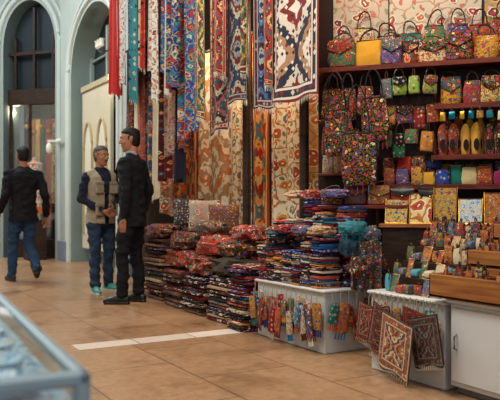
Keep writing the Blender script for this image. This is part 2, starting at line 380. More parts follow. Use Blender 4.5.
b.box((.6,.40,0),(3.1,.46,4.3),PLAIN,'#222e30'); b.box((.72,.36,.0),(3.05,.40,.7),PLAIN,'#7f908a')
for x in (.75,1.62,2.4,3.0): b.box((x-.035,.33,0),(x+.035,.4,4.0),PLAIN,'#8fa09a')
b.box((.72,.33,2.55),(3.05,.4,2.7),PLAIN,'#8fa09a')
for z in (3.1,3.5): b.box((.8,.34,z),(2.95,.38,z+.04),PLAIN,'#7a8a84')
b.finish('window_1',loc=(3.5,12.8,0),rz=-math.pi/2)
b=MB(); b.box((.85,.16,.25),(2.3,.22,3.0),PLAST,'#c4baa0')
for cx in (1.2,1.92):
    P=archpts(cx,.46,1.8,2.4,8); b.tube([(x,.155,max(z,.5)) for x,z in P],.03,PLAST,'#a8966c',n=6)
    b.add([(x,.158,max(z,.5)) for x,z in P],[list(range(len(P)))],PLAST,'#d6ceb8')
b.box((.85,.13,2.95),(2.3,.22,3.05),PLAST,'#b0a484')
b.finish('door_1',loc=(3.5,12.8,0),rz=-math.pi/2)
# small three-armed sconce with tulip shades
b=MB(); b.box((.20,-.05,.0),(.23,.05,.16),METAL,'#6a6a66')
for k in (-1,0,1):
    b.tube([(.2,0,.08),(.08,k*.06,.04),(.04,k*.11,.10)],.009,METAL,'#6a6a66'); b.lathe((.04,k*.11,.10),[(.015,0),(.04,.03),(.035,.09),(.05,.13)],WHITE,'#d8d6ca',10)
b.finish('wall_sconce',loc=(3.60,10.95,3.45))
F2=(3.5-.654*3.2,12.8+.756*3.2,0); FR=math.radians(-49.1)
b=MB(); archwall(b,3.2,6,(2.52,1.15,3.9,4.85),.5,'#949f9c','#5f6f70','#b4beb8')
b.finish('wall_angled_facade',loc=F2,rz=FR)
b=MB()
b.box((1.95,.12,2.9),(3.09,.3,3.2),WOODD,'#ffffff')
for x in (2.1,2.52,2.94): b.box((x-.025,.15,3.2),(x+.025,.22,4.75 if x==2.52 else 4.2),WOODD,'#ffffff')
b.box((1.95,.15,3.85),(3.09,.22,3.92),WOODD,'#ffffff')
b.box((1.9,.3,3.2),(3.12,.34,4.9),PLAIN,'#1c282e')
for x in (1.97,2.40,2.99): b.box((x,.14,0),(x+.05,.2,2.9),WOODD,'#ffffff')
b.box((1.97,.14,0),(3.04,.2,.35),WOODD,'#ffffff'); b.box((2.02,.165,.35),(2.99,.17,2.9),GLASS,'#fff',.001)
b.finish('window_2',loc=F2,rz=FR)
b=MB(); b.box((1.6,1.1,0),(3.2,1.15,3.4),PLAIN,'#2a211b'); b.finish('wall_alcove_back',loc=F2,rz=FR)
b=MB(); x=1.98; b.tube([(1.9,.75,2.72),(3.15,.75,2.72)],.015,METAL,'#444444')
ac=['#8a5a30','#b89048','#2a5a54','#9a3a28','#c8b068','#2f4a64','#a86a34','#6a2a2a']
k=0
while x<3.0:
    w=R.uniform(.09,.16); b.sheet((x,.75,2.72),(1,0,0),w,R.uniform(1.2,2.2),R.choice([FLW,CLOTH,CLOTH]),ac[k%8],nx=6,amp=.02,nf=1.2,side=-1); x+=w+.01; k+=1
b.finish('hung_garments',loc=F2,rz=FR)
b=MB()
for k in range(6):
    x=2.02+k*.17; b.tube([(x,.62,2.9),(x,.62,2.6-.1*(k%2))],.006,METAL,'#444'); b.lathe((x,.62,2.5-.1*(k%2)),[(.02,0),(.05,.03),(.05,.07),(.02,.1)],GOLD,'#d8a050',10)
b.finish('hanging_lanterns',loc=F2,rz=FR)
b=MB()
b.box((-.17,-.17,0),(.17,.17,.7),WOODD,'#fff')
b.lathe((0,0,.70),[(.14,0),(.14,.02),(.015,.04),(.015,.4)],METAL,'#555555',12)
b.lathe((0,0,.95),[(.2,0),(.19,.2),(.12,.4),(.1,.48),(.15,.70),(.15,.80),(.06,.86),(.04,.92)],FLW,'#c8bba8',16)
b.lathe((0,0,.85),[(.22,0),(.2,.12),(.18,.2)],CLOTH,'#b8582a',16)
b.finish('dress_form',loc=(3.08,12.93,0))
b=MB(); b.box((-.02,-.14,0),(.02,.14,.05),PLAIN,'#e4e2d8'); b.box((-.2,-.02,-.02),(0,.02,.02),PLAIN,'#e4e2d8'); b.lathe((-.17,0,-.22),[(.02,0),(.05,.03),(.055,.13),(.03,.18),(.015,.2)],WHITE,'#d8d8cc')
b.finish('bracket_lantern',loc=(3.42,12.6,2.15))
# ---------------------------------------------------------------- hanging textiles
b=MB()
b.tube([(3.0,1.2,3.72),(3.0,8.6,3.72)],.018,METAL,'#3a3632')
b.tube([(3.6,4.6,2.75),(3.6,8.6,2.75)],.016,METAL,'#3a3632')
b.tube([(3.14,6.4,2.95),(3.14,8.5,2.95)],.014,METAL,'#3a3632')
for y in (1.3,5.0,8.5):
    b.tube([(3.0,y,3.72),(3.0,y,3.85),(3.12,y,3.87)],.012,METAL,'#3a3632')
for y in (4.6,6.8,8.5): b.tube([(3.6,y,2.75),(3.6,y,3.9),(3.24,y,3.9)],.012,METAL,'#3a3632')
for y in (6.45,8.45): b.tube([(3.14,y,2.95),(3.14,y,3.9)],.01,METAL,'#3a3632')
b.finish('hanging_rail')
for (y0,y1,zb,m,c,x,sk) in [(5.05,5.44,1.90,K1,'#ffffff',2.98,.0),(4.70,5.03,1.82,K2,'#ffffff',3.0,.04),(4.04,4.68,1.80,K3,'#ffffff',2.97,0),(5.46,5.87,1.66,K0,'#ffffff',3.02,-.05),(5.36,5.58,2.2,KR,'#ffffff',2.93,.08),(4.64,4.78,1.98,KR,'#ffffff',2.94,.05),(5.82,6.0,1.85,KG,'#ffffff',2.94,.05),(5.0,5.12,2.1,KG,'#ffffff',2.94,-.04)]:
    b=MB(); b.sheet((x,y1,3.7),(0,-1,0),y1-y0,3.7-zb,m,c,amp=.02,nf=1.3,fringe=True,side=-1,nz=30,skew=sk); b.finish('hanging_kilim')
for (y0,y1,zb,m,c,x) in [(5.98,6.34,1.72,FLB,'#184c94',2.98),(6.28,6.6,1.62,FLB,'#9a2020',3.02),(6.36,6.6,2.2,FLB,'#1c3468',2.92)]:
    b=MB(); b.sheet((x,y1,3.7),(0,-1,0),y1-y0,3.7-zb,m,c,amp=.035,nf=1.8,side=-1,nz=30,skew=R.uniform(-.1,.1)); b.finish('hanging_suzani')
sc=['#d6cec0','#b02a22','#bfc6c2','#24609a','#cdbf9c','#9a1c20','#dcd9d0','#2a7a82','#b0281f','#d5cec0','#20356c']
sm=[CLOTH,WOVL,EMB,FLB,WOVL,CLOTH,EMB,WOVL,CLOTH,EMB,WOV]
y=6.62; i=0
b=MB()
while y<8.35:
    w=R.uniform(.13,.21); c=sc[(i*3)%len(sc)]
    b.sheet((2.96+.035*(i%2),y+w,3.71),(0,-1,0),w+.02,3.71-R.uniform(2.15,2.6),sm[(i*3)%11],c,nx=8,amp=.022,nf=1.5,side=-1,fringe=(i%2==0),skew=R.uniform(-.08,.08)); y+=w+.008; i+=1
b.finish('hanging_scarves')
b=MB(); y=6.5; i=0
cc=['#7a1c18','#1a1b2a','#a8907a','#4a1218','#c8b89c','#22405c','#a83c22','#d0c4ae','#3a1820','#a8864a']
while y<8.25:
    w=R.uniform(.16,.26); b.sheet((3.13+.02*(i%2),y+w,2.94),(0,-1,0),w+.03,2.94-R.uniform(.95,1.6),[FLE,CLOTH,FLD,WOVL,CLOTH,FLW][i%6],cc[i%len(cc)],nx=10,amp=.035,nf=1.6,side=-1,skew=R.uniform(-.1,.1)); y+=w; i+=1
b.finish('hanging_garments')
for (y0,y1,zb,m,c) in [(6.5,7.3,.80,KI,'#ffffff'),(6.12,6.48,.75,FLC,'#e0d2b4'),(5.75,6.1,.62,KO,'#ffffff'),(5.22,5.73,.62,FLC,'#e4d6b8'),(4.68,5.2,.6,FLC,'#c89050'),(7.3,7.9,.9,KO,'#e8d0c0'),(7.9,8.5,.9,FLC,'#8a4a34')]:
    b=MB(); b.sheet((3.62,y1,2.74),(0,-1,0),y1-y0,2.74-zb,m,c,amp=.035,nf=1.8,side=-1,nx=24,nz=30,skew=R.uniform(-.06,.06)); b.finish('wall_hanging')
b=MB()
for y in (5.59,4.66):
    b.tube([(3.27,y,0),(3.27,y,3.9)],.04,WOODD,'#ffffff',n=10)
b.finish('wooden_posts')
# ---------------------------------------------------------------- floor stacks
def stack(mb,x0,x1,y0,y1,z0,z1,th,pal,mats,jit=.02):
    z=z0
    while z<z1-th*.4:
        t=th*R.uniform(.7,1.35); m=R.choice(mats)
        mb.slab(((x0+x1)/2+R.uniform(-jit,jit),(y0+y1)/2+R.uniform(-jit,jit)*.5,z+t/2),(x1-x0)*R.uniform(.9,1.03),(y1-y0)*R.uniform(.85,1.0),t,m,R.choice(pal),R.uniform(-.06,.06)); z+=t*.97
    return z
def crumple(mb,c,r,mat,col,sq=(1,1,.8),k1=.28):
    rings=[]; n=26
    for j in range(1,16):
        th=math.pi*j/16; rg=[]
        for k in range(n):
            ph=2*math.pi*k/n; d=Vector((math.sin(th)*math.cos(ph),math.sin(th)*math.sin(ph),-math.cos(th)))
            q=1+k1*noise.noise(d*2.3+Vector(c)*7)+.13*noise.noise(d*6+Vector(c))+.05*math.sin(ph*7+th*5+c[1]*9)
            p=Vector((math.copysign(abs(d.x)**.7,d.x)*sq[0],math.copysign(abs(d.y)**.7,d.y)*sq[1],math.copysign(abs(d.z)**.8,d.z)*sq[2]))*r*q
            p.z=max(p.z,-sq[2]*r*.86)
            rg.append(Vector(c)+p)
        rings.append(rg)
    mb.loft(rings,mat,col)
RUG=['#341a18','#1e1918','#6a402c','#a0886a','#4a2c24','#161c24','#6a1f1a','#7f6a54','#262320']
TEX=['#24478a','#121728','#7a1f28','#b8a080','#2a6a9a','#4a2450','#1a1f24','#a8402c','#c8bca8','#4a3028','#1f5a6a','#7f7468','#6a1838','#c87a2a']
b=MB(); stack(b,2.86,3.25,6.64,7.12,0,.64,.035,RUG,[WOVF,FLE,CLOTH]); b.finish('rug_stack')
b=MB(); stack(b,2.8,3.2,6.06,6.5,0,.36,.036,RUG,[WOVF,CLOTH,FLE]); b.finish('rug_stack')
b=MB(); stack(b,2.78,3.2,5.54,6.00,0,.33,.034,RUG,[WOVF,CLOTH,WOVF]); b.finish('rug_stack')
b=MB(); stack(b,2.78,3.18,5.04,5.48,0,.36,.034,RUG,[WOVF,WOVF,CLOTH]); b.finish('rug_stack')
b=MB(); stack(b,2.70,3.1,4.68,4.96,0,.52,.024,RUG+TEX,[WOVF,WOV]); b.finish('kilim_stack')
b=MB(); 
for y,zt in ((5.0,.5),(5.75,.5),(6.25,.68),(6.75,.74)): stack(b,3.34,3.54,y,y+.46,0,zt,.05,['#6a2420','#98734a','#6a3e24','#22302c','#882c24'],[FLW,FLD]);
b.finish('suzani_stack')
b=MB()
for (x,y,z,r,m,c,sq) in [(2.98,6.27,.47,.20,FLD,'#7a1014',(.85,1.15,.45)),(3.02,6.32,.64,.17,FLE,'#161416',(.9,1.2,.5)),(2.97,5.77,.44,.20,FLW,'#6a1014',(.85,1.25,.48)),(3.02,5.70,.62,.19,FLD,'#9a1a1c',(.8,1.25,.5)),(3.06,5.90,.77,.14,FLE,'#1a3a2c',(.9,1.2,.55)),
 (2.96,5.24,.46,.20,CLOTH,'#3a3428',(.85,1.2,.42)),(3.02,5.30,.61,.18,FLD,'#14281e',(.85,1.15,.48)),(3.08,5.24,.75,.15,FLW,'#8a1420',(.9,1.15,.5)),(2.98,6.88,.72,.17,FLD,'#4a1618',(.9,1.25,.45))]:
    crumple(b,(x,y,z),r,m,c,sq)
b.finish('folded_covers')
b=MB()
for (x,y,z,w,m,c,rz) in [(3.34,6.98,.91,.34,WOV,'#3a3634',1.0),(3.33,6.58,.89,.34,EMB,'#9c907e',1.0),(3.36,6.2,.85,.32,FLE,'#5a3020',1.1)]:
    b.pillow((x,y,z),w,w,.12,m,c,rz-math.pi/2,-.25)
b.finish('cushions')
# ---------------------------------------------------------------- white plinths
b=MB(); b.box((2.79,3.74,0),(3.24,4.60,.41),WHITE,'#c4c6c4'); b.box((2.77,3.72,.41),(3.26,4.62,.43),WHITE,'#cacac6'); b.finish('display_plinth')
b=MB(); b.box((2.80,2.68,0),(3.3,3.28,.46),WHITE,'#c8c8c4'); b.box((2.78,2.665,.46),(3.32,3.30,.48),WHITE,'#ccccc8'); b.finish('display_plinth')
b=MB(); y=3.79
while y<4.58:
    w=R.uniform(.09,.13)
    stack(b,2.79,2.98,y,y+w,.432,R.uniform(.64,.80),.016,TEX,[WOVF,CLOTH,WOV],.012)
    y+=w+.004
y=3.78
while y<4.58:
    w=R.uniform(.11,.16); stack(b,3.0,3.20,y,y+w,.432,R.uniform(.86,1.06),.019,TEX+['#2a6ac0','#c0302a'],[WOVF,CLOTH,WOV],.012); y+=w+.004
for (x,y,z,c,m) in [(2.88,4.1,.82,'#1f4a8a',FLE),(2.9,4.35,.82,'#8a1f28',WOV),(2.88,3.9,.82,'#b8a078',FLE),(3.08,4.0,1.08,'#3a5a9a',FLE),(3.1,4.3,1.08,'#8a2a2c',WOV),(3.10,4.5,1.08,'#c8a880',FLE),(2.9,4.5,.80,'#1a1c2a',FLD)]: crumple(b,(x,y,z),.075,m,c,(1,1.35,.45))
b.finish('folded_textiles')
b=MB()
crumple(b,(2.95,3.64,.84),.08,CLOTH,'#2e6f78',(1,1.1,.6)); crumple(b,(3.05,3.60,.80),.07,FLE,'#24586a',(1,1,.8)); crumple(b,(2.96,3.645,.72),.09,CLOTH,'#1f3c4c',(1,.9,.8))
b.sheet((2.87,3.66,.84),(.75,-.66,0),.15,.16,CLOTH,'#2e6f78',amp=.022,nf=3.5,side=-1,nx=30); b.sheet((2.90,3.60,.76),(.8,-.6,0),.2,.32,FLE,'#1c323f',amp=.02,nf=3,side=-1)
crumple(b,(3.03,3.59,.60),.11,FLD,'#18283a',(1.2,.8,.8)); b.finish('draped_shawls')
def pouch_row(x0,y0,dx,dy,n,ztop,rz,off=0,sc_=1):
    b=MB(); pc=['#b07c30','#8a1814','#c8b89a','#18306a','#7a2240','#226a5c','#c8bca4','#5a1812','#b85622','#226a96']
    for i in range(n):
        x=x0+dx*i/n; y=y0+dy*i/n; w=R.uniform(.06,.10)*sc_; h=R.uniform(.11,.21)*sc_; zt=ztop-R.uniform(.02,.10)
        b.tube([(x,y,ztop+.02),(x,y,zt)],.003,LEATH,'#a89878',n=5)
        b.M=Matrix.Translation(Vector((x,y,zt-h)))@Matrix.Rotation(rz+R.uniform(-.5,.5),4,'Z')@Matrix.Rotation(R.uniform(-.3,.3),4,'Y')
        b.loft([[ (math.copysign(abs(math.cos(t*math.pi/8))**.5,math.cos(t*math.pi/8))*w/2*q,math.sin(t*math.pi/8)*.013*q,zz*h) for t in range(16)] for zz,q in [(0,.85),(.05,1),(.5,1),(.8,.97),(.93,.9),(1,.75)]],[FLE,WOV,FLE,FLD][(i*7+off)%4],pc[(i*3+off)%10])
        for k in range(4): b.tube([(w*(k-1.5)*.24,0,0.01),(w*(k-1.5)*.26,0,-.045)],[.003,.006],CLOTH,pc[(i+3+off)%10],n=5)
        b.M=Matrix()
    return b.finish('hanging_pouches')
pouch_row(2.742,3.76,0,.86,14,.40,math.pi/2)
pouch_row(2.712,3.79,0,.82,10,.35,math.pi/2,3)
pouch_row(2.82,3.695,.42,0,6,.40,0,5)
pouch_row(2.765,2.70,0,.56,11,.46,math.pi/2,2,.75)
def mat_obj(y,z,w,rot,x,col,m=KF,yaw=-8):
    b=MB(); b.sheet((0,w/2,0),(0,-1,0),w,w*1.05,m,col,amp=.006,nf=1,side=-1,nx=12,nz=12)
    for k in range(14): b.tube([(0,-w/2+w*k/13,-w*1.05),(0,-w/2+w*k/13+.004,-w*1.05-.02)],.0025,CLOTH,'#d0bf9f',n=4)
    o=b.finish('carpet_mat',loc=(x,y,z)); o.rotation_euler=(rot,0,math.radians(yaw)); return o
mat_obj(2.90,.37,.30,math.radians(10),2.66,'#ffffff')
mat_obj(3.13,.40,.25,math.radians(-10),2.715,'#d0a890')
mat_obj(2.745,.40,.25,math.radians(-14),2.70,'#8a90a0')
mat_obj(3.22,.40,.22,math.radians(8),2.73,'#c0a0a0')
mat_obj(3.03,.40,.26,math.radians(16),2.69,'#c0908a',K0)
mat_obj(2.82,.42,.22,math.radians(6),2.72,'#d09080',KR)
b=MB()
for k in range(14):
    y=2.70+k*.042
    b.tube([(2.775,y,.475),(2.762,y+.01,.44),(2.757,y+.005,.38)],.003,METAL,'#b8b0a0',n=5)
b.finish('display_hooks')
b=MB()
for r in range(4):
    xx=2.82+r*.115; zb=.482+r*.085
    if r: b.box((xx,2.76,.482),(xx+.115,3.27,zb),WOODD,'#fff',.003)
    y=2.775
    while y<3.22:
        w=R.uniform(.04,.075); h=R.uniform(.05,.11); k=R.random()
        m,c=R.choice([(FLE,'#c0702a'),(FLE,'#1f6a90'),(FLE,'#d0b888'),(FLE,'#8a1f1c'),(CLOTH,'#4a90a0'),(FLE,'#b03828'),(CLOTH,'#c8b898'),(FLE,'#1f2a3a'),(FLD,'#2a6a54')])
        if k<.35:
            v=[(xx+.02,y,zb),(xx+.02,y+w,zb),(xx+.05,y+w,zb+h),(xx+.05,y,zb+h)]
            b.add(v+[(p[0]+.008,p[1],p[2]) for p in v],[[3,2,1,0],[4,5,6,7],[0,1,5,4],[1,2,6,5],[2,3,7,6],[3,0,4,7]],m,c); b.tube(v+[v[0]],.003,GOLD,'#a88040',n=4)
        elif k<.75: b.bag((xx+.045,y+w/2,zb),w,h,.03,m,c,-math.pi/2+R.uniform(-.3,.3),kind='purse')
        else: b.slab((xx+.05,y+w/2,zb+.025),.08,w,.045,m,c,0,soft=.012)
        y+=w+.004
b.finish('souvenir_goods')
# ---------------------------------------------------------------- cabinet and wooden trays
b=MB(); b.box((2.80,1.3,.04),(3.4,2.64,.48),WHITE,'#cccdcb'); b.box((2.83,1.32,0),(3.38,2.62,.04),PLAIN,'#6a6866'); b.box((2.775,1.28,.48),(3.42,2.655,.505),WHITE,'#d4d4d0')
for y in (1.34,1.78,2.22): 
    b.box((2.785,y,.07),(2.80,y+.40,.46),WHITE,'#d0d1ce',.004); b.tube([(2.785,y+.36,.32),(2.765,y+.36,.31),(2.765,y+.36,.25),(2.785,y+.36,.24)],.005,METAL,'#9a9a98',n=6)
b.finish('white_cabinet')
def tray(mb,x0,x1,y0,y1,z0,h):
    t=.018
    mb.box((x0,y0,z0),(x1,y1,z0+.02),WOODO,'#fff'); mb.box((x0,y0,z0),(x0+t,y1,z0+h),WOODO,'#fff'); mb.box((x1-t,y0,z0),(x1,y1,z0+h),WOODO,'#fff')
    mb.box((x0,y0,z0),(x1,y0+t,z0+h),WOODO,'#fff'); mb.box((x0,y1-t,z0),(x1,y1,z0+h),WOODO,'#fff')
    nn=max(2,int((y1-y0)/.12))
    for k in range(1,nn): yy=y0+(y1-y0)*k/nn; mb.box((x0+t,yy-.004,z0+.02),(x1-t,yy+.004,z0+h-.01),WOODO,'#fff',.002)
    for k in range(nn):
        for q in range(9):
            xx=R.uniform(x0+.04,x1-.04); yy=y0+(y1-y0)*(k+.5)/nn+R.uniform(-.035,.035); e=R.uniform(.8,1.25)
            if q%2: mb.bag((xx,yy,z0+.02),.04,h*e,.016,FLE,R.choice(['#c8903a','#8a1f1c','#d8b860','#2a6a7a','#d8762a']),-math.pi/2+R.uniform(-.6,.6),kind='purse')
            else: mb.lathe((xx,yy,z0+.02),[(.010,0),(.02,h*.1),(.022,h*.45*e),(.014,h*.6*e)],GOLD,R.choice(['#d8a04a','#e8c070','#c8803a']),8)
b=MB(); tray(b,2.74,2.99,2.22,2.74,.507,.125); tray(b,2.74,2.99,1.66,2.18,.507,.125)
b.finish('wooden_tray')
b=MB(); b.box((3.01,1.6,.507),(3.20,2.72,.66),WOODO,'#fff'); tray(b,3.01,3.2,2.2,2.72,.662,.09); tray(b,3.01,3.2,1.62,2.16,.662,.09); b.finish('wooden_tray')
b=MB(); b.box((3.22,1.6,.507),(3.40,2.72,.80),WOODO,'#fff'); tray(b,3.22,3.40,2.2,2.72,.802,.09); tray(b,3.22,3.40,1.62,2.16,.802,.09); b.finish('wooden_tray')
# ---------------------------------------------------------------- angled shelf unit with bags
SL=(3.284,4.333,0); SR=math.radians(-49.3)
b=MB()
b.box((-.1,.03,0),(1.95,.06,3.0),WOODB,'#fff')
for z,u0 in ((2.0,-.06),(1.69,.80),(1.33,.78),(1.12,.40)):
    b.box((u0,-.21,z),(1.9,.03,z+.022),WOODR,'#fff',.003)
    b.box((u0,-.222,z-.012),(1.9,-.21,z+.026),WOODR,'#fff',.003)
for z in (1.62,1.22): b.box((-.06,-.16,z),(.2,.03,z+.02),WOODR,'#fff',.003)
for u in (.385,1.88): b.box((u,-.2,.0),(u+.03,.03,1.12),WOODR,'#fff')
for u in (.785,1.86): b.box((u,-.03,1.12),(u+.022,.03,2.0),WOODR,'#fff')
b.finish('bag_shelf',SL,SR)
b=MB()
b.box((.46,-.42,.0),(1.85,-.225,.84),WOODD,'#fff'); b.box((.44,-.44,.84),(1.86,-.225,.87),WOODO,'#fff')
b.finish('display_table',SL,SR)
b=MB(); b.tube([(-.05,.0,2.72),(1.8,.0,2.72)],.012,METAL,'#444444')
b.finish('fabric_rail',SL,SR)
for (u,w,zb,m,c) in [(.03,.42,2.1,EMB,'#b8ac9a'),(.46,.66,2.1,EMB,'#c0b6a4'),(1.14,.5,2.1,EMB,'#bc9850')]:
    b=MB(); b.sheet((u,-.01,2.72),(1,0,0),w,2.72-zb,m,c,amp=.008,nf=2,side=-1); b.finish('embroidered_cloth',SL,SR)
bc=['#1f3a8a','#7a1014','#a8762a','#100e10','#5a1430','#c8902a','#146a50','#a82a1a','#d0bc90','#1a7a8a','#2a1a16']
def bags(name,u0,u1,z,wr,hr,d,mats,cols,kinds,y=-.12,hang=False,gap=.004,yj=.02,rj=.3):
    b=MB(); u=u0
    while u<u1:
        w=R.uniform(*wr);h=R.uniform(*hr); hh=h*.5
        b.bag((u+w/2,y+R.uniform(-yj,yj),z-(h+hh if hang else 0)),w,h,d,R.choice(mats),R.choice(cols),R.uniform(-rj,rj),kind=R.choice(kinds),hh=hh if hang else None,trim=R.choice(['#3a1814','#8a6a30','#141012','#7a1614','#1f4a5a']),tilt=None if hang else R.uniform(-.03,.03)); u+=w+gap+R.uniform(-.012,.01)
    b.finish(name,SL,SR)
bags('embroidered_handbags',.02,1.72,2.024,(.13,.22),(.15,.24),.09,[FLD,FLD,FLE,CLOTH,FLW],bc,['tote','satchel'],y=-.15,gap=-.012)
bags('embroidered_handbags',.06,1.7,2.024,(.13,.2),(.24,.34),.05,[FLD,FLE,FLW,CLOTH],bc,['tote'],y=-.06,gap=.0,yj=.005,rj=.15)
bags('satin_handbags',.84,1.75,1.714,(.12,.18),(.14,.22),.07,[FLD,CLOTH,CLOTH,FLE],['#1f7a4c','#c8982a','#9aaa2a','#1f6a8a','#d8b868','#b85e1a','#8a1f3a'],['satchel','tote','satchel'],y=-.14)
def slippers(u0,u1,z,L,w,y=-.14):
    b=MB(); u=u0; k=0; cs=['#9a1416','#c8943a','#121011','#b8381a','#d8c090','#6a1030','#1a3e7a']
    while u<u1:
        for q in (0,1): b.slipper((u+w/2+q*w*.98,y-.012*q,z),L*R.uniform(.92,1.05),w,[FLE,CLOTH,FLD][k%3],cs[k%7],R.uniform(-.12,.12))
        u+=2*w+.014; k+=1
    b.finish('embroidered_slippers',SL,SR)
slippers(.82,1.72,1.354,.23,.072); slippers(.85,1.7,1.354,.29,.07,y=-.06)
bags('coin_purses',.44,1.78,1.144,(.07,.11),(.09,.14),.03,[FLE,FLE,WOV,CLOTH],['#b8401a','#1f7a6a','#c89830','#8a2250','#d8c890','#22449a'],['purse'],y=-.16)
bags('coin_purses',.44,1.78,1.144,(.08,.11),(.13,.17),.03,[FLE,FLD],['#7a1614','#1a3a5a','#8a6a20'],['purse'],y=-.09)
bags('coin_purses',-.04,.16,1.242,(.08,.10),(.14,.18),.04,[FLE],['#a89070','#7a3a2a','#b8ac90'],['purse'],y=-.1)
bags('coin_purses',-.04,.16,1.642,(.08,.10),(.16,.22),.04,[FLE,WOV],['#6a4a3a','#7a2222'],['tote'],y=-.1)
for (z,y,u1,cols) in [(1.99,-.19,.78,['#7a9a3c','#c8a02e','#b82820','#2a6a7a','#d8c898']),(1.80,-.13,.76,['#1a1a1c','#8a221a','#4a205c','#c8802a']),(1.60,-.17,.76,['#1f1a1c','#9a1a18','#206a4c','#b8762a']),(1.42,-.12,.76,['#5a1c12','#1a2a5a','#a82a20'])]:
    bags('hanging_purses',.42,u1,z,(.08,.13),(.10,.17),.04,[FLE,FLD,CLOTH,WOV],cols,['satchel','purse'],y=y,hang=True)
for (z,y) in [(1.98,-.20),(1.68,-.19)]:
    bags('hanging_purses',-.02,.36,z,(.12,.16),(.18,.24),.04,[FLE,FLD],['#151214','#5a1418','#1f2a3a','#2a1a14'],['tote'],y=y,hang=True)
bags('small_ornaments',.84,1.8,1.685,(.035,.05),(.05,.07),.02,[FLE,CLOTH,GOLD],['#c89830','#a82a20','#1f6a7a','#d0c098'],['purse'],y=-.225,hang=True,gap=.02,yj=.002)
bags('leather_bags',.0,.78,1.002,(.15,.19),(.11,.15),.08,[LEATH,FLE,LEATH],['#4a2010','#8a1410','#2e160c','#9a5820'],['satchel'],y=-.30)
b=MB()
for (u,y,z,w,h) in [(.14,-.30,1.36,.21,.34),(.30,-.37,1.14,.25,.38),(.40,-.29,1.46,.2,.32)]:
    b.bag((u,y,z),w,h,.05,FLD,'#0f0c0b',R.uniform(-.1,.1),hcol='#14110f',kind='tote',trim='#1a1614',hh=1.99-z-h if 1.99-z-h<.4 else .35)
    for k in range(6): b.tube([(u-w*.4+w*.16*k,y,z+.02),(u-w*.4+w*.16*k,y,z-.06)],.004,CLOTH,R.choice(['#983228','#b8903a','#2a6a7a']),n=5)
b.finish('black_embroidered_bags',SL,SR)
b=MB(); b.box((-.02,-.36,.97),(.80,-.225,1.0),WOODR,'#fff'); b.box((.0,-.34,0),(.03,-.24,.97),WOODR,'#fff'); b.box((.77,-.34,.87),(.80,-.24,.97),WOODR,'#fff')
b.finish('wooden_ledge',SL,SR)
b=MB()
for k,(c,m) in enumerate([('#c8b060',FLE),('#d8c78a',FLC),('#b89840',FLE),('#c8c0b0',CERAM),('#b86a20',FLE),('#c8a858',FLC),('#8a2018',FLE),('#d0c090',FLC)]):
    u=.48+k*.165; H=.17+.04*(k%3)
    v=[(u,-.40,.872),(u+.15,-.40,.872),(u+.15,-.33,.872+H),(u,-.33,.872+H)]
    b.add(v+[(p[0],p[1]+.015,p[2]) for p in v],[[0,1,2,3],[7,6,5,4],[0,4,5,1],[1,5,6,2],[2,6,7,3],[3,7,4,0]],m,c)
    b.tube([v[0],v[1],v[2],v[3],v[0]],.006,GOLD,'#b88a3a',n=5)
b.finish('framed_pictures',SL,SR)
b=MB()
b.box((3.34,2.80,0),(3.60,3.46,.76),WOODD,'#fff')
for xx in (3.36,3.48):
    yy=2.82
    while yy<3.40:
        h=R.uniform(.06,.14); w=R.uniform(.05,.08); b.bag((xx+.03,yy+w/2,.762),w,h,.035,FLE,R.choice(['#d0b888','#1f6a8a','#b85e20','#9a1f1c','#1f2a4a']),-math.pi/2+R.uniform(-.3,.3),kind='purse'); yy+=w+.006
b.finish('souvenir_stand')
# ---------------------------------------------------------------- glass display case in the foreground
b=MB(); L=1.9; W=1.1; fc='#9ab0b8'
b.box((-W,0,0),(0,L,.42),WHITE,'#a8b8c0'); b.box((-W+.012,.012,.42),(-.012,L-.012,.70),CERAM,'#cfe0e6')
for x in (-W,-.025):
    for y in (0,L-.025): b.box((x,y,.42),(x+.025,y+.025,.74),PLAIN,fc)
for a,c in (((-W,0,.728),(0,.022,.752)),((-W,L-.022,.728),(0,L,.752)),((-W,0,.728),(-W+.022,L,.752)),((-.022,0,.728),(0,L,.752))): b.box(a,c,PLAIN,fc)
b.box((-W+.022,.022,.744),(-.022,L-.022,.748),GLASS,'#fff',.001)
b.box((-W+.025,.003,.42),(-.025,.008,.735),GLASS,'#fff',.001); b.box((-.008,.025,.42),(-.003,L-.025,.735),GLASS,'#fff',.001)
case=b.finish('glass_display_case',(.325,1.016,0),math.radians(-4))
b=MB(); 
for i in range(7):
    for j in range(12):
        x=-W+.11+i*.145; y=.10+j*.152; r=R.uniform(.055,.07)
        b.lathe((x,y,.701),[(r*.5,0),(r*.9,.012),(r,.030),(r*.95,.031),(r*.5,.012),(.001,.010)],CERAM,R.choice(['#e4eef0','#9cc4d8','#c8b090','#d4e4ea']),20)
b.finish('ceramic_plates',(.325,1.016,0),math.radians(-4))
# ---------------------------------------------------------------- people
def cap(bm,a,bb,ra,rb,n=14,sq=1.0):
    a=Vector(a);bb=Vector(bb); t=(bb-a)
    L=max(t.length,1e-5); t/=L; p=t.cross(Vector((0,0,1)))
    if p.length<.1: p=t.cross(Vector((0,1,0)))
    p.normalize(); q=t.cross(p); rings=[]
    for k in range(4): th=math.pi/2*(1-k/4*1.0)*.97; rings.append((a-t*ra*math.sin(th),ra*math.cos(th)))
    rings.append((a,ra)); rings.append((bb,rb))
    for k in range(1,5): th=math.pi/2*k/4*.97; rings.append((bb+t*rb*math.sin(th),rb*math.cos(th)))
    vs=[[bm.verts.new(c+(p*math.cos(2*math.pi*i/n)+q*math.sin(2*math.pi*i/n))*max(r,.0008)) for i in range(n)] for c,r in rings]
    for r in range(len(vs)-1):
        for i in range(n): bm.faces.new([vs[r][i],vs[r][(i+1)%n],vs[r+1][(i+1)%n],vs[r+1][i]])
    bm.faces.new(vs[0][::-1]); bm.faces.new(vs[-1])
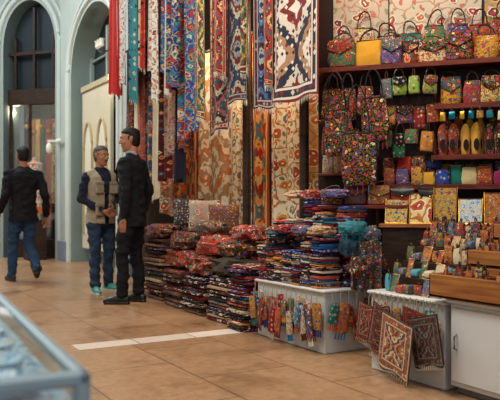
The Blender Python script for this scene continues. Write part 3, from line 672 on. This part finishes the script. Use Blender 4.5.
def chain(bm,pts): 
    for i in range(len(pts)-1): cap(bm,pts[i][0],pts[i+1][0],pts[i][1],pts[i+1][1])
def rl(bm,rings,n=24,M=None):
    vs=[]
    for (cx,cy,z,rx,ry) in rings:
        r=[]
        for i in range(n):
            p=Vector((cx+rx*math.cos(2*math.pi*i/n),cy+ry*math.sin(2*math.pi*i/n),z))
            if M: p=M@p
            r.append(bm.verts.new(p))
        vs.append(r)
    for r in range(len(vs)-1):
        for i in range(n): bm.faces.new([vs[r][i],vs[r][(i+1)%n],vs[r+1][(i+1)%n],vs[r+1][i]])
    bm.faces.new(vs[0][::-1]); bm.faces.new(vs[-1])
def remesh(mb,bm,vox,mat,col,it=3,floor=False,filt=None,wr=0):
    me=bpy.data.meshes.new('t'); bmesh.ops.recalc_face_normals(bm,faces=bm.faces[:]); bm.to_mesh(me); bm.free()
    o=bpy.data.objects.new('t',me); bpy.context.collection.objects.link(o)
    m=o.modifiers.new('r','REMESH'); m.mode='VOXEL'; m.voxel_size=vox
    s=o.modifiers.new('s','SMOOTH'); s.factor=.5; s.iterations=it
    dg=bpy.context.evaluated_depsgraph_get(); ev=o.evaluated_get(dg); e=ev.to_mesh()
    v=[q.co.copy() for q in e.vertices]; nn=[q.normal.copy() for q in e.vertices]; f=[list(p.vertices) for p in e.polygons]
    ev.to_mesh_clear(); bpy.data.objects.remove(o); bpy.data.meshes.remove(me)
    if wr: v=[p+n*(noise.noise(Vector((p.x*7+p.z*5,p.y*7,p.z*15-p.x*6)))*wr+(abs(noise.noise(Vector((p.x*14,p.y*14,p.z*24+p.x*10))))-.2)*-wr*.8) for p,n in zip(v,nn)]
    if floor: 
        for p in v: p.z=max(p.z,0.001)
    if filt: f=[q for q in f if filt(sum((v[i] for i in q),Vector())/len(q))]
    mb.add(v,f,mat,col)
def hand(mb,w,d,t,pn,skin,curl=22):
    w=Vector(w);d=Vector(d).normalized();t=Vector(t);t=(t-d*t.dot(d)).normalized();pn=Vector(pn);pn=(pn-d*pn.dot(d)-t*pn.dot(t)).normalized()
    bm=bmesh.new()
    cap(bm,w-d*.03,w+d*.01,.026,.024)
    for o,L in zip((.029,.010,-.009,-.027),(.070,.078,.072,.056)):
        k=w+d*(.088-abs(o)*.25)+t*o; cap(bm,w+d*.012+t*o*.55,k,.015,.0115)
        p=k; a=math.radians(curl)*.6
        for fr,r0,r1 in ((.45,.0098,.009),(.3,.009,.0082),(.25,.0082,.007)):
            q=p+(d*math.cos(a)+pn*math.sin(a))*L*fr; cap(bm,p,q,r0,r1,10); p=q; a+=math.radians(curl)
    p0=w+d*.02+t*.018; p1=w+d*.052+t*.045+pn*.012; p2=p1+(d*.85+t*.35+pn*.3).normalized()*.034; p3=p2+(d*.95+t*.05+pn*.35).normalized()*.026
    cap(bm,p0,p1,.017,.013); cap(bm,p1,p2,.0115,.0105,10); cap(bm,p2,p3,.0105,.0085,10)
    remesh(mb,bm,.0042,SKIN,skin,1)
def person(name,loc,yaw,P):
    mb=MB(); sc=P.get('s',1.0); mb.M=Matrix.Scale(sc,4)
    lean=P.get('lean',0)
    bm=bmesh.new()
    rl(bm,[(0,0,.80,.13,.10),(0,-.01,.88,.165,.118),(0,-.005,.98,.16,.112),(0,0,1.06,.145,.10)])
    for L in P['legs']:
        hip,knee,ank=L['p']; hp=Vector(hip);kn=Vector(knee);an=Vector(ank)
        mid=hp.lerp(kn,.5); cf=kn.lerp(an,.4)+Vector((0,-.012,0))
        chain(bm,[(hp,.097),(mid,.086),(kn,.068),(cf,.066),(an,.060)])
    remesh(mb,bm,.012,P.get('pm',SUIT),P['pants'],2,wr=.018)
    for L in P['legs']:
        an=Vector(L['p'][2]); ft=math.radians(L.get('pitch',0)); yw=L.get('yaw',0)
        bm=bmesh.new(); T=Matrix.Translation(an)@Matrix.Rotation(yw,4,'Z')@Matrix.Rotation(-ft,4,'X')
        for a,c,ra,rb in (((0,-.045,-.045),(0,.05,-.045),.038,.042),((0,.05,-.045),(0,.15,-.058),.043,.030),((0,-.01,.03),(0,.0,-.03),.042,.042),((0,.0,-.01),(0,.09,-.045),.038,.034),((.012,.12,-.06),(-.008,.165,-.064),.03,.024)):
            cap(bm,T@Vector(a),T@Vector(c),ra,rb)
        remesh(mb,bm,.008,LEATH,P['shoe'],2,floor=True)
        bm=bmesh.new()
        for a,c,ra,rb in (((0,-.05,-.083),(0,.15,-.083),.037,.037),): cap(bm,T@Vector(a),T@Vector(c),ra*.9,rb*.9)
        remesh(mb,bm,.008,LEATH,P.get('sole','#1a1816'),1,floor=True,filt=lambda c,T=T:(T.inverted()@c).z<-.062)
    def torso(bm,g=0,hem=.80,top=1.50):
        R0=[(0,0,hem,.174+g,.128+g),(0,0,.92,.168+g,.124+g),(0,.0,1.05,.150+g,.110+g),(0,.0,1.18,.160+g,.116+g),(0,.003,1.30,.180+g,.122+g),(0,-.003,1.39,.186+g,.110+g),(0,-.01,1.45,.145+g,.086+g),(0,-.012,1.49,.092+g*.5,.07+g*.5),(0,-.01,1.525,.066,.062)]
        R0=[(cx,cy+lean*(z-.9),z,rx,ry) for cx,cy,z,rx,ry in R0 if z>=hem]
        rl(bm,R0)
    bm=bmesh.new(); torso(bm,P.get('g',0),P.get('hem',.80)); ag=P.get('ag',0)
    for A in P['arms']:
        sh,el,wr=[Vector(q) for q in A['p']]
        chain(bm,[(sh,.066+ag),(sh.lerp(el,.45),.058+ag),(el,.049+ag),(el.lerp(wr,.4),.048+ag),(wr,.038+ag*.5)])
        cap(bm,sh,Vector((sh.x*.35,sh.y,sh.z+.04)),.063+ag*.5,.058)
    remesh(mb,bm,.011,P.get('tm',SUIT),P['top'],2,wr=.018)
    if 'vest' in P:
        bm=bmesh.new(); torso(bm,.022,.84)
        for sx in (-1,1): cap(bm,(sx*.17,0,1.41),(sx*.07,0,1.46),.066,.06)
        remesh(mb,bm,.012,CLOTH,P['vest'],3,wr=.008,filt=lambda c:not(abs(c.x)<.03+max(0,c.z-1.2)*.22 and c.y>0))
        for sx in (-1,1):
            for z in (.93,1.2): mb.box((sx*.10-.055,.118,z),(sx*.10+.055,.158,z+.14),CLOTH,'#8f8876',.01); mb.box((sx*.10-.058,.12,z+.11),(sx*.10+.058,.164,z+.15),CLOTH,'#847d6c',.008)
    if 'shirt' in P:
        bm=bmesh.new(); rl(bm,[(0,-.008+lean*.6,1.50,.062,.062),(0,-.004+lean*.62,1.55,.060,.060)]); remesh(mb,bm,.008,CLOTH,P['shirt'],1)
        y=.118+lean*.4+P.get('g',0)
        mb.add([(-.05,y-.02,1.49),(.05,y-.02,1.49),(.0,y+.018,1.22),(0,y+.012,1.45)],[[0,2,3],[3,2,1]],CLOTH,P['shirt'])
        for sx in (-1,1): mb.add([(sx*.05,y-.03,1.5),(sx*.10,y-.01,1.42),(sx*.07,y+.022,1.33),(0,y+.024,1.18),(sx*.035,y+.016,1.38)],[[0,1,2,3,4]],SUIT,P['top'])
    for A in P['arms']:
        sh,el,wr=[Vector(q) for q in A['p']]
        hand(mb,wr+(wr-el).normalized()*.03,A.get('d',wr-el),A['t'],A['n'],P['skin'],A.get('curl',22))
    hc=Vector((0,.005+lean*.75,1.665)); HM=Matrix.Translation(hc)@Matrix.Rotation(P.get('hyaw',0),4,'Z')@Matrix.Rotation(P.get('hpitch',0),4,'X')
    bm=bmesh.new()
    cap(bm,(0,-.012+lean*.55,1.46),HM@Vector((0,-.02,-.06)),.056,.054)
    rl(bm,[(0,.058,-.118,.022,.024),(0,.042,-.108,.04,.045),(0,.028,-.09,.052,.06),(0,.016,-.06,.062,.077),(0,.008,-.03,.068,.087),(0,.0,.0,.072,.093),(0,-.005,.04,.077,.097),(0,-.01,.08,.069,.087),(0,-.01,.105,.048,.06),(0,-.01,.118,.02,.025)],M=HM)
    cap(bm,HM@Vector((0,.088,.022)),HM@Vector((0,.108,-.022)),.008,.0125); 
    for sx in (-1,1):
        cap(bm,HM@Vector((sx*.012,.096,-.026)),HM@Vector((sx*.016,.09,-.026)),.008,.007)
        cap(bm,HM@Vector((sx*.014,.088,.028)),HM@Vector((sx*.046,.074,.026)),.009,.008)
        cap(bm,HM@Vector((sx*.045,.065,-.02)),HM@Vector((sx*.04,.06,-.035)),.018,.016)
        cap(bm,HM@Vector((sx*.076,-.012,.018)),HM@Vector((sx*.073,-.004,-.022)),.015,.010)
        cap(bm,HM@Vector((sx*.082,-.018,.02)),HM@Vector((sx*.078,-.012,-.012)),.010,.008)
    cap(bm,HM@Vector((0,.066,-.1)),HM@Vector((0,.07,-.098)),.02,.018)
    remesh(mb,bm,.0055,SKIN,P['skin'],1)
    def blob(c,rx,ry,rz,mat,col):
        v=[];f=[];n=10
        for j in range(1,8):
            for i in range(n):
                th=math.pi*j/8; ph=2*math.pi*i/n; v.append(HM@(Vector(c)+Vector((rx*math.sin(th)*math.cos(ph),ry*math.sin(th)*math.sin(ph),rz*math.cos(th)))))
        for j in range(6):
            for i in range(n): f.append([j*n+i,(j+1)*n+i,(j+1)*n+(i+1)%n,j*n+(i+1)%n])
        f.append(list(range(n))); f.append([6*n+i for i in range(n)][::-1]); mb.add(v,f,mat,col)
    for sx in (-1,1):
        blob((sx*.031,.0835,.007),.0125,.009,.0065,SKIN,'#e6ddd4'); blob((sx*.031,.0905,.007),.0055,.004,.0055,SKIN,'#1a120e')
        mb.tube([HM@Vector((sx*.013,.098,.033)),HM@Vector((sx*.032,.093,.038)),HM@Vector((sx*.05,.078,.032))],[.003,.0045,.002],HAIR,P['hair'],n=6)
    blob((0,.0905,-.053),.022,.008,.004,SKIN,'#8f4c40'); blob((0,.0885,-.062),.018,.008,.005,SKIN,'#9a5648')
    if 'stache' in P: mb.tube([HM@Vector((-.03,.085,-.047)),HM@Vector((0,.1,-.041)),HM@Vector((.03,.085,-.047))],[.004,.007,.004],HAIR,P['stache'],n=6)
    bm=bmesh.new()
    rl(bm,[(0,-.035,-.075,.05,.045),(0,-.03,-.05,.068,.066),(0,-.03,-.01,.078,.074),(0,-.026,.03,.082,.080),(0,-.018,.062,.081,.091),(0,-.010,.085,.076,.094),(0,-.008,.11,.058,.074),(0,-.01,.13,.02,.03)],M=HM)
    for sx in (-1,1): cap(bm,HM@Vector((sx*.07,.018,.03)),HM@Vector((sx*.071,.022,.0)),.009,.005)
    remesh(mb,bm,.006,HAIR,P['hair'],1,wr=.005)
    return mb.finish(name,loc,yaw)
# man in dark suit: side / three-quarter back view, weight on one leg, head turned to image-left
person('man_in_suit',(2.58,6.72,0),math.radians(42),dict(s=1.0,pants='#101216',top='#111318',shoe='#0d0c0c',skin='#a06c52',hair='#100d0b',shirt='#8f98a0',g=.006,ag=.002,hem=.78,hyaw=math.radians(30),hpitch=math.radians(-6),lean=.03,
 legs=[dict(p=((-.09,0,.9),(-.11,.06,.5),(-.12,.06,.095)),yaw=.35),dict(p=((.09,0,.9),(.09,.01,.5),(.09,-.03,.095)),yaw=-.15)],
 arms=[dict(p=((-.185,0,1.41),(-.225,-.05,1.13),(-.205,-.01,.88)),t=(0,1,0),n=(1,0,0)),dict(p=((.185,0,1.41),(.235,-.07,1.14),(.225,.02,.885)),t=(0,1,0),n=(-1,0,0))]))
person('man_in_vest',(2.60,7.80,0),math.radians(195),dict(s=.94,pants='#24364c',top='#1a2030',vest='#988e78',shoe='#3a8f86',sole='#c8c8c0',skin='#a06c52',hair='#4a4643',stache='#5a5450',hyaw=math.radians(10),hpitch=math.radians(-7),lean=.02,
 legs=[dict(p=((-.09,0,.9),(-.10,.03,.5),(-.12,.0,.095)),yaw=.2),dict(p=((.09,0,.9),(.13,.09,.49),(.17,.15,.095)),yaw=-.3)],
 arms=[dict(p=((-.19,0,1.40),(-.25,-.04,1.13),(-.07,.165,1.04)),t=(0,.2,1),n=(0,-1,.1),curl=28),dict(p=((.19,0,1.40),(.25,-.04,1.13),(.08,.165,1.0)),t=(0,.2,1),n=(0,-1,.1),curl=28)]))
person('walking_man',(2.06,9.25,0),math.radians(6),dict(s=.985,pants='#26405e',top='#101116',shoe='#1d1c1e',skin='#9a6a52',hair='#0e0c0c',g=.014,ag=.006,hem=.80,lean=.05,hyaw=math.radians(8),
 legs=[dict(p=((-.085,0,.9),(-.09,.17,.50),(-.09,.20,.097)),yaw=.1),dict(p=((.085,0,.9),(.09,.06,.49),(.095,-.24,.19)),pitch=-38)],
 arms=[dict(p=((-.2,.02,1.41),(-.25,-.03,1.13),(-.26,.16,.93)),t=(.3,1,.3),n=(1,0,0)),dict(p=((.2,.02,1.41),(.265,-.08,1.14),(.30,.0,.88)),t=(0,1,0),n=(-1,0,0))]))
# ---------------------------------------------------------------- lights
def area(loc,rot,sx,sy,e,c):
    l=bpy.data.lights.new('area','AREA'); l.shape='RECTANGLE'; l.size=sx; l.size_y=sy; l.energy=e; l.color=c
    o=bpy.data.objects.new('ceiling_light',l); o.location=loc; o.rotation_euler=rot; bpy.context.collection.objects.link(o)
area((-.2,3.2,5.6),(0,math.radians(-22),0),1.4,4.0,245,(1,.95,.88))
area((.4,10.5,5.7),(0,math.radians(-14),0),2.5,5,340,(.92,.98,1))
area((0,16,5.7),(0,0,0),3,3,180,(.9,.97,1))
def pt(n,loc,e,c,r=.06):
    l=bpy.data.lights.new(n,'POINT'); l.energy=e; l.color=c; l.shadow_soft_size=r
    o=bpy.data.objects.new(n,l); o.location=loc; bpy.context.collection.objects.link(o)
W_=(1,.78,.54)
for y in (2.6,3.5): pt('shop_spot',(2.75,y,2.95),32,W_)
pt('shop_spot',(3.3,5.2,2.65),36,W_); pt('shop_spot',(3.3,6.2,2.65),30,W_); pt('shop_spot',(3.36,7.2,2.65),14,W_); pt('shop_spot',(2.7,5.4,3.4),26,W_)
pt('shop_lamp',(2.9,13.9,2.8),20,W_); pt('shop_lamp',(3.65,10.4,3.0),10,(1,.85,.6))
w=bpy.data.worlds.new('w'); bpy.context.scene.world=w; w.use_nodes=True
w.node_tree.nodes['Background'].inputs[0].default_value=(.75,.85,1,1); w.node_tree.nodes['Background'].inputs[1].default_value=.8
# ---------------------------------------------------------------- camera
c=bpy.data.cameras.new('camera'); co=bpy.data.objects.new('camera',c); bpy.context.collection.objects.link(co)
co.location=(0,0,1.0); co.rotation_euler=(math.radians(90),0,math.radians(-30.6)); c.lens=50; c.sensor_width=36; c.shift_y=.01
c.dof.use_dof=True; c.dof.focus_distance=4.8; c.dof.aperture_fstop=4.0
bpy.context.scene.camera=co
s=bpy.context.scene; s.view_settings.view_transform='Standard'; s.view_settings.look='None'; s.view_settings.exposure=0.0
